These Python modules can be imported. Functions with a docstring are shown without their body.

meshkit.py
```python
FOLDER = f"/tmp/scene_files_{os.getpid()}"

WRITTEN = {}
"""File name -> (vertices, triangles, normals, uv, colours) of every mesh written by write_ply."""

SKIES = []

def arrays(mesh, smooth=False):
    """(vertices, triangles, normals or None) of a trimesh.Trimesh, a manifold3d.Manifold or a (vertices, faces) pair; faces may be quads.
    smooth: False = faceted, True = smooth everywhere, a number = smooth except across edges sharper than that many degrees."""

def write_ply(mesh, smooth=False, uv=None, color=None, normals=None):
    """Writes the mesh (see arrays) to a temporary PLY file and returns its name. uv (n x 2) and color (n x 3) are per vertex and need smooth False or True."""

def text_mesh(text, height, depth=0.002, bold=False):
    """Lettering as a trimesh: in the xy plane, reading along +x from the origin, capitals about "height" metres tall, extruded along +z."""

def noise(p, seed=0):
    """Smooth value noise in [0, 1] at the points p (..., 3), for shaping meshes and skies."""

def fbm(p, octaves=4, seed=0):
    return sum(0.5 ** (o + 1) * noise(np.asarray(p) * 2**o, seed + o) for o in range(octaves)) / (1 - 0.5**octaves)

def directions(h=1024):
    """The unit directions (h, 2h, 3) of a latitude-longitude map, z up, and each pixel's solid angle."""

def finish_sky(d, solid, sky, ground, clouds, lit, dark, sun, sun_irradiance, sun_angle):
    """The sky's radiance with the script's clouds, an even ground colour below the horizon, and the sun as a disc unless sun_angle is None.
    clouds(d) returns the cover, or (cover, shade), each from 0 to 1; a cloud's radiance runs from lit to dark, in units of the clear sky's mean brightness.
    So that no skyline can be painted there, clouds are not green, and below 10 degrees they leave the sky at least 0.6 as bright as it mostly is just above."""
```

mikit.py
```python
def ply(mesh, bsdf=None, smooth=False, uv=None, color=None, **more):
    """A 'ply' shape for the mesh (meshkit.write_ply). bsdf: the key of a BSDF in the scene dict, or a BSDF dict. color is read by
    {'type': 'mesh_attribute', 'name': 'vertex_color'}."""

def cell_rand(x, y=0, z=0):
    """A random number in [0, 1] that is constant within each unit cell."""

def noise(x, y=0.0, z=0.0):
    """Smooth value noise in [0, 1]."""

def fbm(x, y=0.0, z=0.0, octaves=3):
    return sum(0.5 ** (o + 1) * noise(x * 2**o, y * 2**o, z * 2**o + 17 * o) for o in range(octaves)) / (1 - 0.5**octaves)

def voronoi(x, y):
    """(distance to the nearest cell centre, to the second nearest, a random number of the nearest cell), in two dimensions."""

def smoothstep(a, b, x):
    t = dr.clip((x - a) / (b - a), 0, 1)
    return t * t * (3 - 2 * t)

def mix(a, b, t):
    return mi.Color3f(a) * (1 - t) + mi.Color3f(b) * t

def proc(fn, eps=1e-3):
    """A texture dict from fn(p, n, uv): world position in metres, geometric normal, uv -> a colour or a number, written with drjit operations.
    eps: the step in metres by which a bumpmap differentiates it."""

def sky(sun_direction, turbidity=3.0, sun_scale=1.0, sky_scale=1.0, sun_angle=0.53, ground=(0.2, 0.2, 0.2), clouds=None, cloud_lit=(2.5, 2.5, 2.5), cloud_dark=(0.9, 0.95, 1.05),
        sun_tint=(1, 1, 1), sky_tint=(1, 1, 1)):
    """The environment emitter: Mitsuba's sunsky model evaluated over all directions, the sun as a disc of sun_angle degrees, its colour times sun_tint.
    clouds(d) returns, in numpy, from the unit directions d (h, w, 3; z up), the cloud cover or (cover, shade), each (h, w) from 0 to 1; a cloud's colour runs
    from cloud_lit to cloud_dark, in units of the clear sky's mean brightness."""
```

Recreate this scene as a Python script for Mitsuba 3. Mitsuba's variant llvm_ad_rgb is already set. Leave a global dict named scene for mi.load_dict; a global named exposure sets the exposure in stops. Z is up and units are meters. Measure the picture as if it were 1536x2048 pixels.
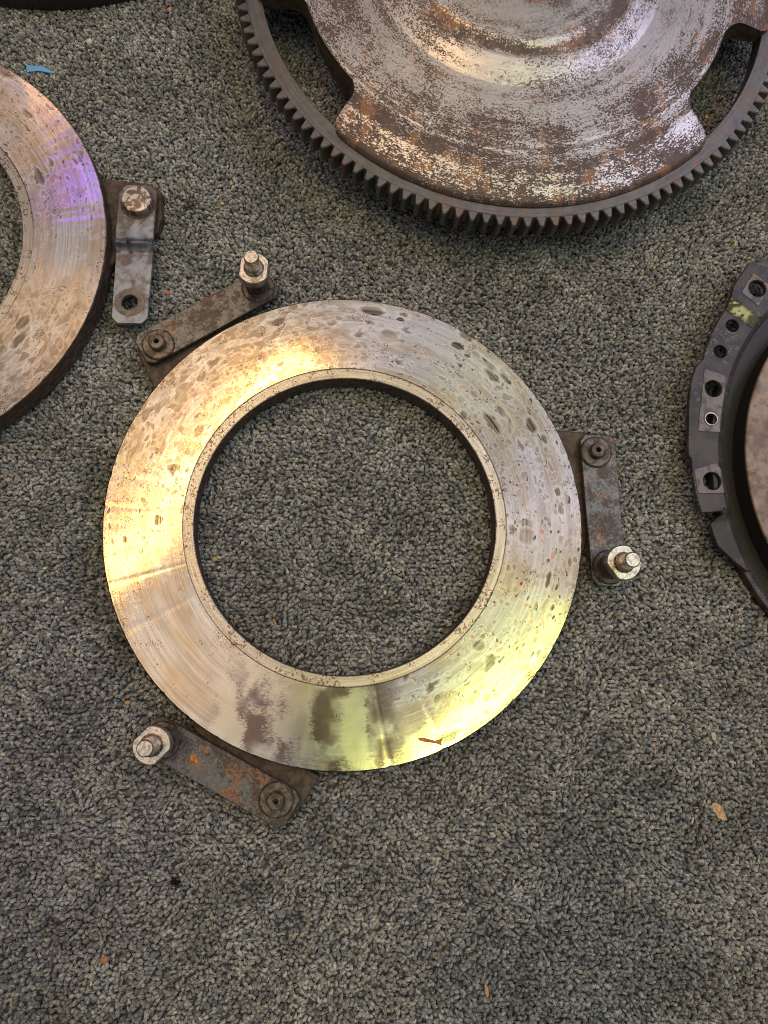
import math
import numpy as np
import trimesh
import shapely.geometry as sg
import drjit as dr
import mitsuba as mi
import mikit
import meshkit
from mikit import noise, fbm, voronoi, smoothstep, mix, cell_rand

T = mi.ScalarTransform4f
scene, labels = {}, {}
MM = 0.001

# ------------------------------------------------------------------ camera, lamps, exposure
CAM = np.array([0.0, 0.0, 0.3813])
FWD = np.array([0.052113, 0.185892, -0.981187])
UP = np.array([-0.009859, 0.98257, 0.18563])
scene['camera'] = {'type': 'perspective', 'fov': math.degrees(2 * math.atan(768 / 1480)), 'fov_axis': 'x', 'near_clip': 0.01, 'far_clip': 50.0,
                   'to_world': T().look_at(origin=CAM.tolist(), target=(CAM + FWD).tolist(), up=UP.tolist())}
exposure = 0.8


def panel(key, centre, u, v, colour, power, label, cat):
    """a rectangular lamp: u, v are its half edges, it shines along u x v"""
    u, v = np.array(u, float), np.array(v, float)
    n = np.cross(u, v)
    n /= np.linalg.norm(n)
    m = np.eye(4)
    m[:3, 0], m[:3, 1], m[:3, 2], m[:3, 3] = u, v, n, centre
    scene[key] = {'type': 'rectangle', 'to_world': T(m), 'bsdf': {'type': 'diffuse', 'reflectance': {'type': 'rgb', 'value': [0.5] * 3}},
                  'emitter': {'type': 'area', 'radiance': {'type': 'rgb', 'value': [power * c for c in colour]}}}
    labels[key] = {'label': label, 'category': cat}


def strip(key, a, b, h, width, colour, power, label):
    a, b = np.array(a), np.array(b)
    d = (b - a) / 2
    w = np.array([-d[1], d[0]]) / np.linalg.norm(d) * width / 2
    panel(key, [*(a + b) / 2, h], [*w, 0], [*d, 0], colour, power, label, 'ceiling light')


scene['room_light'] = {'type': 'constant', 'radiance': {'type': 'rgb', 'value': [0.06, 0.06, 0.06]}}
panel('ceiling_glow', (0.75, 0.6, 2.7), (-2.6, 0, 0), (0, 2.1, 0), (1.0, 0.955, 0.92), 0.46, 'broad pale ceiling with glow added for its bounced light, high above everything, outside the picture', 'ceiling light')  # emission added to a plain white ceiling, standing for bounced light
strip('strip_light', (-0.92, 0.20), (-0.20, 1.13), 2.4, 0.13, (1.0, 0.60, 0.21), 13.0, 'warm white strip light on the ceiling to the left, outside the picture')
strip('strip_light_001', (0.20, -0.42), (0.95, 0.10), 2.4, 0.10, (0.88, 1.0, 0.24), 11.0, 'greenish yellow strip light on the ceiling to the right, outside the picture')
panel('skylight', (2.0, 1.35, 2.1), (-0.42, 0.16, 0.25), (0.45, 1.15, 0.0), (0.72, 0.72, 1.0), 1.9, 'long bluish skylight high to the upper right, outside the picture', 'skylight')
panel('purple_lamp', (-1.05, 1.78, 2.3), (-0.08, 0, 0), (0, 0.08, -0.045), (0.36, 0.17, 1.0), 2.8, 'small purple lamp high up to the left, outside the picture', 'lamp')
panel('amber_lamp', (-1.22, 2.40, 2.3), (-0.11, 0, 0), (0, 0.14, -0.07), (1.0, 0.56, 0.26), 4.0, 'small amber lamp beyond the purple lamp, outside the picture', 'lamp')


# ------------------------------------------------------------------ helpers
def lathe(profile, n=256, sharp=30, a0=0.0, a1=2 * math.pi):
    """profile: (r, z) in mm from the outside in or top down; vertices doubled at corners sharper than `sharp` degrees; uv = (r, angle)"""
    p = np.asarray(profile, float) * MM
    d = np.diff(p, axis=0)
    ang = np.degrees(np.arctan2(d[:, 1], d[:, 0]))
    rows, segs = [0], []
    for i in range(len(d)):
        if i and abs((ang[i] - ang[i - 1] + 180) % 360 - 180) > sharp:
            rows.append(i)
        segs.append((len(rows) - 1, len(rows)))
        rows.append(i + 1)
    q = p[rows]
    t = np.linspace(a0, a1, n + 1)
    v = np.stack([q[:, None, 0] * np.cos(t), q[:, None, 0] * np.sin(t), np.repeat(q[:, 1:2], n + 1, 1)], -1).reshape(-1, 3)
    uv = np.stack([np.repeat(q[:, 0:1], n + 1, 1), np.repeat(t[None], len(q), 0)], -1).reshape(-1, 2)
    f = []
    j = np.arange(n)
    for s0, s1 in segs:
        a, b = s0 * (n + 1) + j, s1 * (n + 1) + j
        f += [np.stack([a, b, b + 1], 1), np.stack([a, b + 1, a + 1], 1)]
    return v, np.vstack(f), uv


def put_lathe(key, profile, bsdf, centre=(0, 0, 0), n=256, to_world=None, nick=0, **kw):
    v, f, uv = lathe(profile, n, **kw)
    v = v + np.array(centre) * MM
    if nick:
        rr = np.hypot(v[:, 0] - centre[0] * MM, v[:, 1] - centre[1] * MM) / MM
        ang = uv[:, 1]
        k = np.clip((meshkit.noise(np.stack([np.cos(ang) * 60, np.sin(ang) * 60, 0 * ang], -1), 4) - 0.72) / 0.28, 0, 1) * 0.45 * (rr > nick - 0.75) * (v[:, 2] > 0.014)
        v[:, 0] -= np.cos(ang) * k * MM
        v[:, 1] -= np.sin(ang) * k * MM
        v[:, 2] -= k * 0.25 * MM
    more = {} if to_world is None else {'to_world': to_world}
    scene[key] = mikit.ply((v, f), bsdf, smooth=True, uv=uv, **more)


def inset(loop, b):
    """moves every vertex of a closed counter-clockwise loop inwards by b (miter)"""
    p = np.asarray(loop, float)
    e0 = p - np.roll(p, 1, 0)
    e1 = np.roll(p, -1, 0) - p
    n0 = np.stack([-e0[:, 1], e0[:, 0]], 1) / (np.linalg.norm(e0, axis=1, keepdims=True) + 1e-12)
    n1 = np.stack([-e1[:, 1], e1[:, 0]], 1) / (np.linalg.norm(e1, axis=1, keepdims=True) + 1e-12)
    m = n0 + n1
    m /= np.maximum((m * n0).sum(1, keepdims=True), 0.4) * 1.0
    return p + m * b * 1.0 if True else p


def plate(outline, holes, z0, z1, b=0.4, zfun=None, cell=None):
    """a plate (mm) with chamfered upper edges; zfun(x, y) is added to z"""
    def ccw(l):
        l = np.asarray(l, float)
        x, y = l.T
        return l if (x * np.roll(y, -1) - y * np.roll(x, -1)).sum() > 0 else l[::-1]
    loops = [ccw(outline)] + [ccw(h)[::-1] for h in holes]
    V, F, base = [], [], 0
    tops, bots = [], []
    for l in loops:
        ins = inset(l, b)
        n = len(l)
        i = np.arange(n)
        k = (i + 1) % n
        for lo, hi, za, zb in ((l, l, z0, z1 - b), (l, ins, z1 - b, z1)):
            V += [np.c_[lo, np.full(n, za)], np.c_[hi, np.full(n, zb)]]
            F += [np.stack([base + i, base + k, base + n + k], 1), np.stack([base + i, base + n + k, base + n + i], 1)]
            base += 2 * n
        tops.append(ins)
        bots.append(l)
    for ls, z, flip in ((tops, z1, False), (bots, z0, True)):
        poly = sg.Polygon(ls[0], ls[1:])
        v2, f2 = trimesh.creation.triangulate_polygon(poly, engine='earcut')
        tri = np.asarray(f2)
        c = np.cross(v2[tri[:, 1]] - v2[tri[:, 0]], v2[tri[:, 2]] - v2[tri[:, 0]])
        tri = np.where((c < 0)[:, None], tri[:, ::-1], tri)
        V.append(np.c_[v2, np.full(len(v2), z)])
        F.append((tri[:, ::-1] if flip else tri) + base)
        base += len(v2)
    v, f = np.vstack(V), np.vstack(F)
    if cell:
        v, f = trimesh.remesh.subdivide_to_size(v, f, cell, max_iter=12)
    if zfun is not None:
        v = v.copy()
        v[:, 2] += zfun(v[:, 0], v[:, 1])
    return trimesh.Trimesh(v * MM, f, process=False)


def circle(x, y, r, n=40):
    t = np.arange(n) * 2 * math.pi / n
    return np.stack([x + r * np.cos(t), y + r * np.sin(t)], 1)


def rounded(pts, r, res=5):
    p = sg.Polygon(pts).buffer(-r).buffer(r, quad_segs=res)
    return np.array(p.exterior.coords)[:-1]


def rigid(dx, dy, dz=0.0, rot=0.0):
    """mm and degrees"""
    return T().translate([dx * MM, dy * MM, dz * MM]).rotate([0, 0, 1], rot)


# ------------------------------------------------------------------ materials
def principled(key, colour, rough, metallic=0.0, bump=None, bump_scale=None, eps=2e-4, **more):
    def slot(x):
        return mikit.proc(x) if callable(x) else ({'type': 'rgb', 'value': list(x)} if isinstance(x, (tuple, list)) else x)
    b = {'type': 'principled', 'base_color': slot(colour), 'roughness': slot(rough), 'metallic': slot(metallic), **more}
    if bump:
        b = {'type': 'bumpmap', 'bump': mikit.proc(bump, eps), 'scale': bump_scale or 1.0, 'nested': b}
    scene[key] = {'type': 'twosided', 'bsdf': b}


def polar(p, c, off=0.0):
    x, y = (p.x - c[0] * MM) * 1000, (p.y - c[1] * MM) * 1000
    r = dr.sqrt(x * x + y * y)
    t = -off
    xr, yr = x * math.cos(t) - y * math.sin(t), x * math.sin(t) + y * math.cos(t)
    return x, y, r, dr.atan2(yr, xr)


def around(phi, centre, half, soft):
    """1 where the angle phi (radians) lies within half degrees of centre degrees"""
    d = phi * (180 / math.pi) - centre
    d = dr.abs(d - 360 * dr.round(d / 360))
    return 1 - smoothstep(half - soft, half + soft, d)


def worn_face(c, off, seed, zones, marks=(), tint=(1, 1, 1)):
    """heat-spotted, turned friction face: returns colour(p), rough(p). zones = local marks and the painted phone reflection: list of (kind, angle, half width)"""
    def parts(p):
        x, y, r, ph = polar(p, c, off)
        a = ph * 100
        true = ph + off
        wa = a + 4.0 * (noise(a * 0.16, r * 0.22, seed) - 0.5) + 2.0 * (noise(a * 0.45, r * 0.6, seed + 1) - 0.5)
        wr = r + 2.2 * (noise(a * 0.16, r * 0.22, seed + 9) - 0.5) + 1.1 * (noise(a * 0.5, r * 0.7, seed + 5) - 0.5)
        return x, y, r, a, true, wa, wr

    def spots(p):
        x, y, r, a, ph, wa, wr = parts(p)
        web = sum(around(ph, b, h, 16) for k, b, h in zones if k == 'web') + 0.0 * r
        calm = sum(around(ph, b, h, 12) for k, b, h in zones if k == 'calm') + 0.0 * r
        few = smoothstep(0.30, 0.66, noise(a * 0.045, r * 0.07, seed + 2)) * (1 - calm)
        dots = sum(around(ph, b, h, 25) for k, b, h in zones if k == 'dots') + 0.0 * r
        dots = dr.minimum(dots, 1)
        few = dr.maximum(few, dots)
        d1, e1, i1 = voronoi(wa / 17.0 + seed, wr / 8.0)
        rad1 = 0.40 * i1 * i1 * i1 * (1 - 0.85 * calm)
        s1 = (1 - smoothstep(rad1 - 0.20, rad1, d1)) * smoothstep(0.0, 0.14, rad1)
        rim1 = (1 - smoothstep(rad1, rad1 + 0.13, d1)) * (1 - s1) * smoothstep(0.1, 0.2, rad1)
        d2, e2, i2 = voronoi(wa / 5.0 + 31 + seed, wr / 3.1)
        rad2 = (0.09 + 0.46 * i2) * (0.28 + 0.72 * few)
        s2 = (1 - smoothstep(rad2 - 0.26, rad2, d2)) * (0.25 + 0.75 * cell_rand(i2 * 9999, 3, 1)) * smoothstep(0.05, 0.2, rad2)
        rim2 = (1 - smoothstep(rad2, rad2 + 0.18, d2)) * (1 - s2) * smoothstep(0.1, 0.25, rad2)
        d3, e3, i3 = voronoi(wa / 4.6 + 77 + seed, wr / 2.4)
        line = (1 - smoothstep(0.0, 0.34, e3 - d3)) * web * smoothstep(0.3, 0.7, noise(a * 0.3, r * 0.5, 88))
        rad3 = 0.08 + 0.22 * cell_rand(i3 * 9999, 7, 2)
        dot3 = (1 - smoothstep(rad3 - 0.08, rad3, d3)) * (1 - smoothstep(0.18, 0.19, i3)) * (0.25 + 0.75 * dots) * (1 - calm)
        return x, y, r, a, ph, s1, rim1, i1, s2, rim2, i2, line, i3 * web, web, calm, dot3

    def named(x, y):
        """depth of colour and halo of the spots in `marks`"""
        dark, halo = mi.Float(0), mi.Float(0)
        w1, w2 = noise(x * 0.45, y * 0.45, 91) - 0.5, noise(x * 0.45, y * 0.45, 95) - 0.5
        for x0, y0, hl, hw, deep in marks:
            hl, hw = hl * 1.45, hw * 1.5
            rr = math.hypot(x0, y0)
            rx, ry = x0 / rr, y0 / rr
            dx, dy = x - x0 + 1.3 * w1, y - y0 + 1.3 * w2
            q = dr.sqrt(dr.square((dy * rx - dx * ry) / hl) + dr.square((dx * rx + dy * ry) / hw))
            dark = dr.maximum(dark, deep * (1 - smoothstep(0.55, 1.05, q)))
            halo = dr.maximum(halo, 1 - smoothstep(0.9, 1.0 + 0.9 / hw, q))
        return dark, halo * (1 - dark)

    def colour(p, n, uv):
        x, y, r, a, ph, s1, rim1, i1, s2, rim2, i2, line, i3, web, calm, dot3 = spots(p)
        turn = 0.42 * noise(a * 0.035, r * 1.7, 1 + seed) + 0.33 * noise(a * 0.06, r * 4.2, 4 + seed) + 0.25 * noise(a * 0.12, r * 11.0, 6 + seed)
        cloud = fbm(a * 0.035, r * 0.10, 8 + seed, 3)
        base = mix((0.56, 0.53, 0.515), (0.49, 0.405, 0.315), smoothstep(0.36, 0.66, cloud + 0.25 * (turn - 0.5)))
        base = base * (0.50 + 0.74 * turn)
        base = mix(base, (0.25, 0.185, 0.13), 0.8 * web * smoothstep(0.15, 0.8, i3))
        base = mix(base, (0.68, 0.57, 0.43), 0.6 * line)
        stroke = smoothstep(0.60, 0.74, noise(a * 0.09, r * 0.9, 15 + seed)) * smoothstep(0.35, 0.6, noise(a * 0.04, r * 0.1, 16 + seed))
        base = mix(base, (0.36, 0.29, 0.22), 0.5 * stroke)
        light = mix(base, (0.72, 0.69, 0.66), 0.45)
        dark2 = mix((0.25, 0.205, 0.17), (0.42, 0.35, 0.275), smoothstep(0.25, 0.75, turn))
        copper = smoothstep(0.46, 0.62, noise(a * 0.07, r * 0.12, 33 + seed)) * smoothstep(0.66, 0.70, i2) * (1 - smoothstep(0.90, 0.92, i2)) * (1 - web)
        dark2 = mix(dark2, (0.62, 0.33, 0.22), copper * 0.9)
        dark1 = mix((0.15, 0.125, 0.11), (0.40, 0.34, 0.27), smoothstep(0.2, 0.75, turn) * (0.35 + 0.65 * cell_rand(i1 * 9999, 5, 1)))
        out = mix(base, light, rim1 * 0.9)
        out = mix(out, light, rim2 * 0.7)
        out = mix(out, dark2 * 0.85, s2 * 0.92)
        out = mix(out, dark1, s1 * 0.95)
        if marks:
            deep, halo = named(x, y)
            out = mix(out, light, halo * 0.8)
            out = mix(out, mix((0.05, 0.045, 0.045), (0.34, 0.28, 0.21), smoothstep(0.25, 0.8, turn + 0.5 * (0.8 - deep))), dr.minimum(1, deep * 1.35))
        out = mix(out, (0.075, 0.062, 0.058), dot3 * 0.9)
        pit = smoothstep(0.70, 0.77, noise(x * 1.9, y * 1.9, 3 + seed)) * smoothstep(0.68, 0.84, noise(x * 0.2, y * 0.2, 6 + seed) + 0.22 * smoothstep(116, 119.5, r))
        out = mix(out, (0.12, 0.09, 0.075), pit * 0.85)
        for k, b, h in zones:
            if k == 'phone_dark':  # dark mirror image of the phone, painted into the face colour
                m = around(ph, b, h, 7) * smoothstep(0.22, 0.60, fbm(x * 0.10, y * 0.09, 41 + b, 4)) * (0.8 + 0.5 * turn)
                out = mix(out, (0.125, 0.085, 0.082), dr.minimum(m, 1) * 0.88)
            if k == 'smear':
                m = around(ph, b, h, 8) * smoothstep(0.46, 0.62, 0.55 * noise(x * 0.085 + 0.6, y * 0.03, 21) + 0.45 * fbm(x * 0.14, y * 0.12, 27, 4) + 0.16 * (noise(x * 1.1 + y * 0.4, y * 2.6, 5) - 0.5))
                out = mix(out, (0.60, 0.56, 0.47), m * 0.75)
        return out * mi.Color3f(tint)

    def rough(p, n, uv):
        x, y, r, a, ph, s1, rim1, i1, s2, rim2, i2, line, i3, web, calm, dot3 = spots(p)
        t = 0.5 * noise(a * 0.04, r * 1.7, 2 + seed) + 0.5 * noise(a * 0.06, r * 5.0, 12 + seed)
        return 0.24 + 0.11 * t + 0.14 * s1 + 0.12 * s2 - 0.03 * rim1 + 0.05 * fbm(a * 0.06, r * 0.1, 5, 2)

    def dents(p, n, uv):
        x, y, r, a, true, wa, wr = parts(p)
        return (0.014 * fbm(a * 0.16, r * 0.22, seed + 61, 2) + 0.0022 * noise(a * 0.8, r * 1.3, seed + 63)) * MM
    return colour, rough, dents


def edge_iron(x, y, z, n):
    return fbm(x, y, z, n)


RC = (0.5, 64.2)        # centre of the middle ring, mm
LC = (-248.8, 210.7)    # left ring
FC = (92.85, 377.4)     # flywheel
CC = (325.2, 96.9)      # cover on the right

def turned(key, col, rgh, gloss, dents):
    fine = lambda p, n, uv: 0.33 * rgh(p, n, uv)
    for k, r in (('_a', fine), ('_b', rgh)):
        principled(key + k, col, r, 1.0, anisotropic=0.85)
    both = {'type': 'blendbsdf', 'weight': 1 - gloss, 'one': {'type': 'ref', 'id': key + '_a'}, 'two': {'type': 'ref', 'id': key + '_b'}}
    scene[key] = {'type': 'bumpmap', 'bump': mikit.proc(dents, 3e-4), 'scale': 1.0, 'nested': both}


# the larger burnt spots one can point at: x, y, half length along the turning, half width (mm), depth of colour
SPOTS = [(12.8, 113.3, 5.6, 1.8, 0.80), (57.8, 94.7, 3.0, 1.5, 1.00), (63.0, 89.2, 1.5, 1.0, 1.00), (76.0, 78.3, 4.3, 1.6, 0.85), (75.0, 52.6, 6.1, 2.0, 0.75), (95.5, 51.8, 3.8, 2.0, 0.85), (101.8, 44.4, 2.5, 1.3, 0.80), (107.9, 16.3, 2.0, 1.3, 0.90), (109.3, 7.2, 2.5, 1.1, 0.70), (91.0, -6.6, 3.5, 3.3, 0.50), (101.3, -28.5, 3.5, 1.0, 0.70), (-92.9, -0.6, 2.5, 2.0, 0.80), (-101.0, 9.9, 1.3, 1.1, 0.70), (-108.3, -9.5, 1.5, 1.3, 0.80), (-113.1, -17.2, 1.1, 1.0, 0.80), (-100.2, -15.9, 1.3, 1.0, 0.70), (65.3, -61.1, 2.5, 2.3, 0.60), (63.3, -71.6, 4.6, 2.5, 0.35), (-75.0, 45.8, 3.8, 1.5, 0.70), (-1.6, 93.9, 3.3, 1.3, 0.35), (20.7, 99.4, 4.6, 3.0, 0.35), (-35.0, 78.0, 3.5, 1.5, 0.50), (102.8, -42.5, 1.5, 1.0, 0.80), (27.9, 108.6, 1.8, 1.0, 0.90), (99.5, 66.9, 1.5, 1.0, 0.60), (115.3, -18.6, 1.5, 1.0, 0.60), (69.0, -85.8, 1.8, 1.3, 0.60)]
col, rgh, dnt = worn_face(RC, math.radians(-100), 0, [('web', 128, 42), ('dots', 8, 62), ('dots', 176, 18), ('calm', 228, 32), ('phone_dark', 263, 24), ('smear', 260, 27)], SPOTS)
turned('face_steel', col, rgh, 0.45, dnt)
col2, rgh2, dnt2 = worn_face(LC, 0.0, 50, [('web', -42, 30), ('dots', 30, 26), ('calm', 0, 14)], (), (1.0, 0.94, 0.91))
turned('face_steel_two', col2, rgh2, 0.45, dnt2)


def lip_for(c, seed):
    def lip_colour(p, n, uv):
        x, y, r, ph = polar(p, c)
        rust = smoothstep(0.60, 0.68, noise(x * 1.5, y * 1.5, seed)) * smoothstep(0.45, 0.6, noise(x * 0.22, y * 0.22, 7 + seed))
        base = mix((0.50, 0.44, 0.36), (0.55, 0.51, 0.46), noise(x * 0.05, y * 0.05, seed + 1)) * (0.72 + 0.45 * noise(ph * 4, r * 2.2))
        return mix(base, (0.17, 0.11, 0.075), rust * 0.85)
    return lip_colour


principled('lip_steel', lip_for(RC, 1), 0.40, 1.0, anisotropic=0.5)
principled('lip_steel_two', lip_for(LC, 40), 0.40, 1.0, anisotropic=0.5)


def wall_colour(p, n, uv):
    x, y, z = p.x * 1000, p.y * 1000, p.z * 1000
    f = fbm(x * 0.35, y * 0.35, z * 0.5, 3)
    return mix((0.052, 0.037, 0.030), (0.115, 0.076, 0.054), smoothstep(0.35, 0.7, f))


principled('dark_iron', wall_colour, 0.55, 0.35)


def strap_mask(p):
    x, y, z = p.x * 1000, p.y * 1000, p.z * 1000
    big = fbm(x * 0.11, y * 0.11, 3, 3)
    f = 0.5 * fbm(x * 0.34, y * 0.34, 3, 4) + 0.5 * fbm(x * 1.1, y * 1.1, 9, 3)
    return x, y, smoothstep(0.36, 0.66, f + 0.7 * (big - 0.5))


def strap_colour(p, n, uv):
    x, y, m = strap_mask(p)
    g = fbm(x * 1.3, y * 1.3, 19, 3)
    steel = mix((0.095, 0.092, 0.088), (0.215, 0.218, 0.22), g)
    brown = mix((0.042, 0.033, 0.029), (0.098, 0.067, 0.051), g)
    c = mix(brown, steel, m)
    low = smoothstep(-20, -60, y) * smoothstep(40, 0, x)
    red = smoothstep(0.60, 0.80, 0.6 * fbm(x * 0.2, y * 0.2, 23, 3) + 0.4 * g + 0.10 * low)
    return mix(c, mix((0.22, 0.085, 0.04), (0.36, 0.17, 0.07), g), 0.75 * red)


def strap_metal(p, n, uv):
    x, y, m = strap_mask(p)
    return 0.25 + 0.6 * m


principled('strap_steel', strap_colour, 0.40, strap_metal)


def strap_blue(p, n, uv):  # bluish steel, the blue lamp reflection put into its colour
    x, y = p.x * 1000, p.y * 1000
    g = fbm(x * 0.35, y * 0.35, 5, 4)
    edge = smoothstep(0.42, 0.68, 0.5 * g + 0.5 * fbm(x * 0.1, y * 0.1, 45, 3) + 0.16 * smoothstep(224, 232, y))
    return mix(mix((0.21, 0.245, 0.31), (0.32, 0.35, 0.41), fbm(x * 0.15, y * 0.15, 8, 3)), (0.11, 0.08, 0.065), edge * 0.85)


principled('strap_lamp_blue', strap_blue, 0.42, 0.85)


def bright(p, n, uv):
    x, y, z = p.x * 1000, p.y * 1000, p.z * 1000
    g = fbm(x * 0.9, y * 0.9, z * 0.9, 3)
    return mix((0.60, 0.55, 0.50), (0.36, 0.30, 0.26), smoothstep(0.45, 0.7, g))


principled('bright_steel', bright, 0.33, 1.0)


def rivet_colour(p, n, uv):
    x, y, z = p.x * 1000, p.y * 1000, p.z * 1000
    g = fbm(x * 0.5, y * 0.5, z * 0.5, 3)
    return mix((0.17, 0.142, 0.125), (0.075, 0.055, 0.044), smoothstep(0.35, 0.65, g))


principled('rivet_steel', rivet_colour, 0.42, 0.7)


def rivet_worn(p, n, uv):
    x, y = p.x * 1000, p.y * 1000
    g = fbm(x * 0.4, y * 0.4, 3, 4)
    return mix((0.20, 0.14, 0.115), (0.62, 0.58, 0.54), smoothstep(0.40, 0.56, g))


principled('rivet_scraped', rivet_worn, 0.45, 0.8)


# flywheel: rust broken through by bright scraped steel
def fly_masks(p):
    x, y, r, ph = polar(p, FC, math.radians(90))
    a = ph * 100
    fine = 0.30 * noise(a * 1.2, r * 1.7, 3) + 0.44 * noise(a * 2.3, r * 3.0, 13) + 0.26 * noise(a * 0.5, r * 3.0, 23)
    mid = fbm(x * 0.06, y * 0.06, 31, 4)
    band = noise(a * 0.02, r * 0.30, 5)
    wob = r + 2.5 * (noise(a * 0.12, r * 0.15, 9) - 0.5)
    bell = lambda c, w: dr.exp(-dr.square((wob - c) / w))
    worn = 0.26 * bell(62, 3.4) + 0.10 * bell(117, 3.0) + 0.09 * bell(127, 6.0) + 0.22 * smoothstep(139, 146, wob) + 0.12 * bell(33, 1.6) - 0.02 * bell(98, 14.0) - 0.06 * bell(47, 10.0) - 0.05 * bell(75, 5.0)
    worn = worn + 0.12 * around(ph, 58, 30, 26) * smoothstep(66, 90, r) + 0.08 * around(ph, -58, 22, 20) + 0.07 * smoothstep(118, 126, wob)
    bright = smoothstep(-0.09, 0.09, fine - (0.485 + 0.46 * (mid - 0.5) + 0.26 * (band - 0.5) + worn))
    return x, y, r, a, bright, mid


def fly_colour(p, n, uv):
    x, y, r, a, b, mid = fly_masks(p)
    g = fbm(x * 0.3, y * 0.3, 7, 3)
    rust = mix((0.065, 0.042, 0.038), (0.15, 0.092, 0.076), g)
    rust = mix(rust, (0.30, 0.14, 0.06), smoothstep(0.62, 0.72, fbm(x * 0.12, y * 0.12, 71, 3)) * 0.7)
    steel = mix((0.72, 0.675, 0.65), (0.46, 0.42, 0.40), 0.5 * noise(a * 0.1, r * 1.5, 2) + 0.5 * noise(a * 0.3, r * 6, 2))
    return mix(rust, steel, b)


def fly_metal(p, n, uv):
    x, y, r, a, b, mid = fly_masks(p)
    return 0.15 + 0.85 * b


def fly_rough(p, n, uv):
    x, y, r, a, b, mid = fly_masks(p)
    return 0.52 - 0.10 * b


principled('fly_steel', fly_colour, fly_rough, fly_metal, anisotropic=0.35)


def gear_colour(p, n, uv):
    x, y, r, ph = polar(p, FC, math.radians(90))
    a = ph * 100
    g = noise(a * 0.12, r * 2.2, 3) * 0.5 + fbm(x * 0.3, y * 0.3, 5, 3) * 0.5
    c = mix((0.10, 0.093, 0.088), (0.23, 0.213, 0.20), g)
    rust = smoothstep(0.55, 0.66, fbm(x * 0.22, y * 0.22, 19, 4)) * smoothstep(0.35, 0.6, noise(x * 0.05, y * 0.05, 77))
    return mix(c, (0.22, 0.135, 0.10), rust * 0.6)


principled('gear_steel', gear_colour, 0.38, 0.85)


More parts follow.
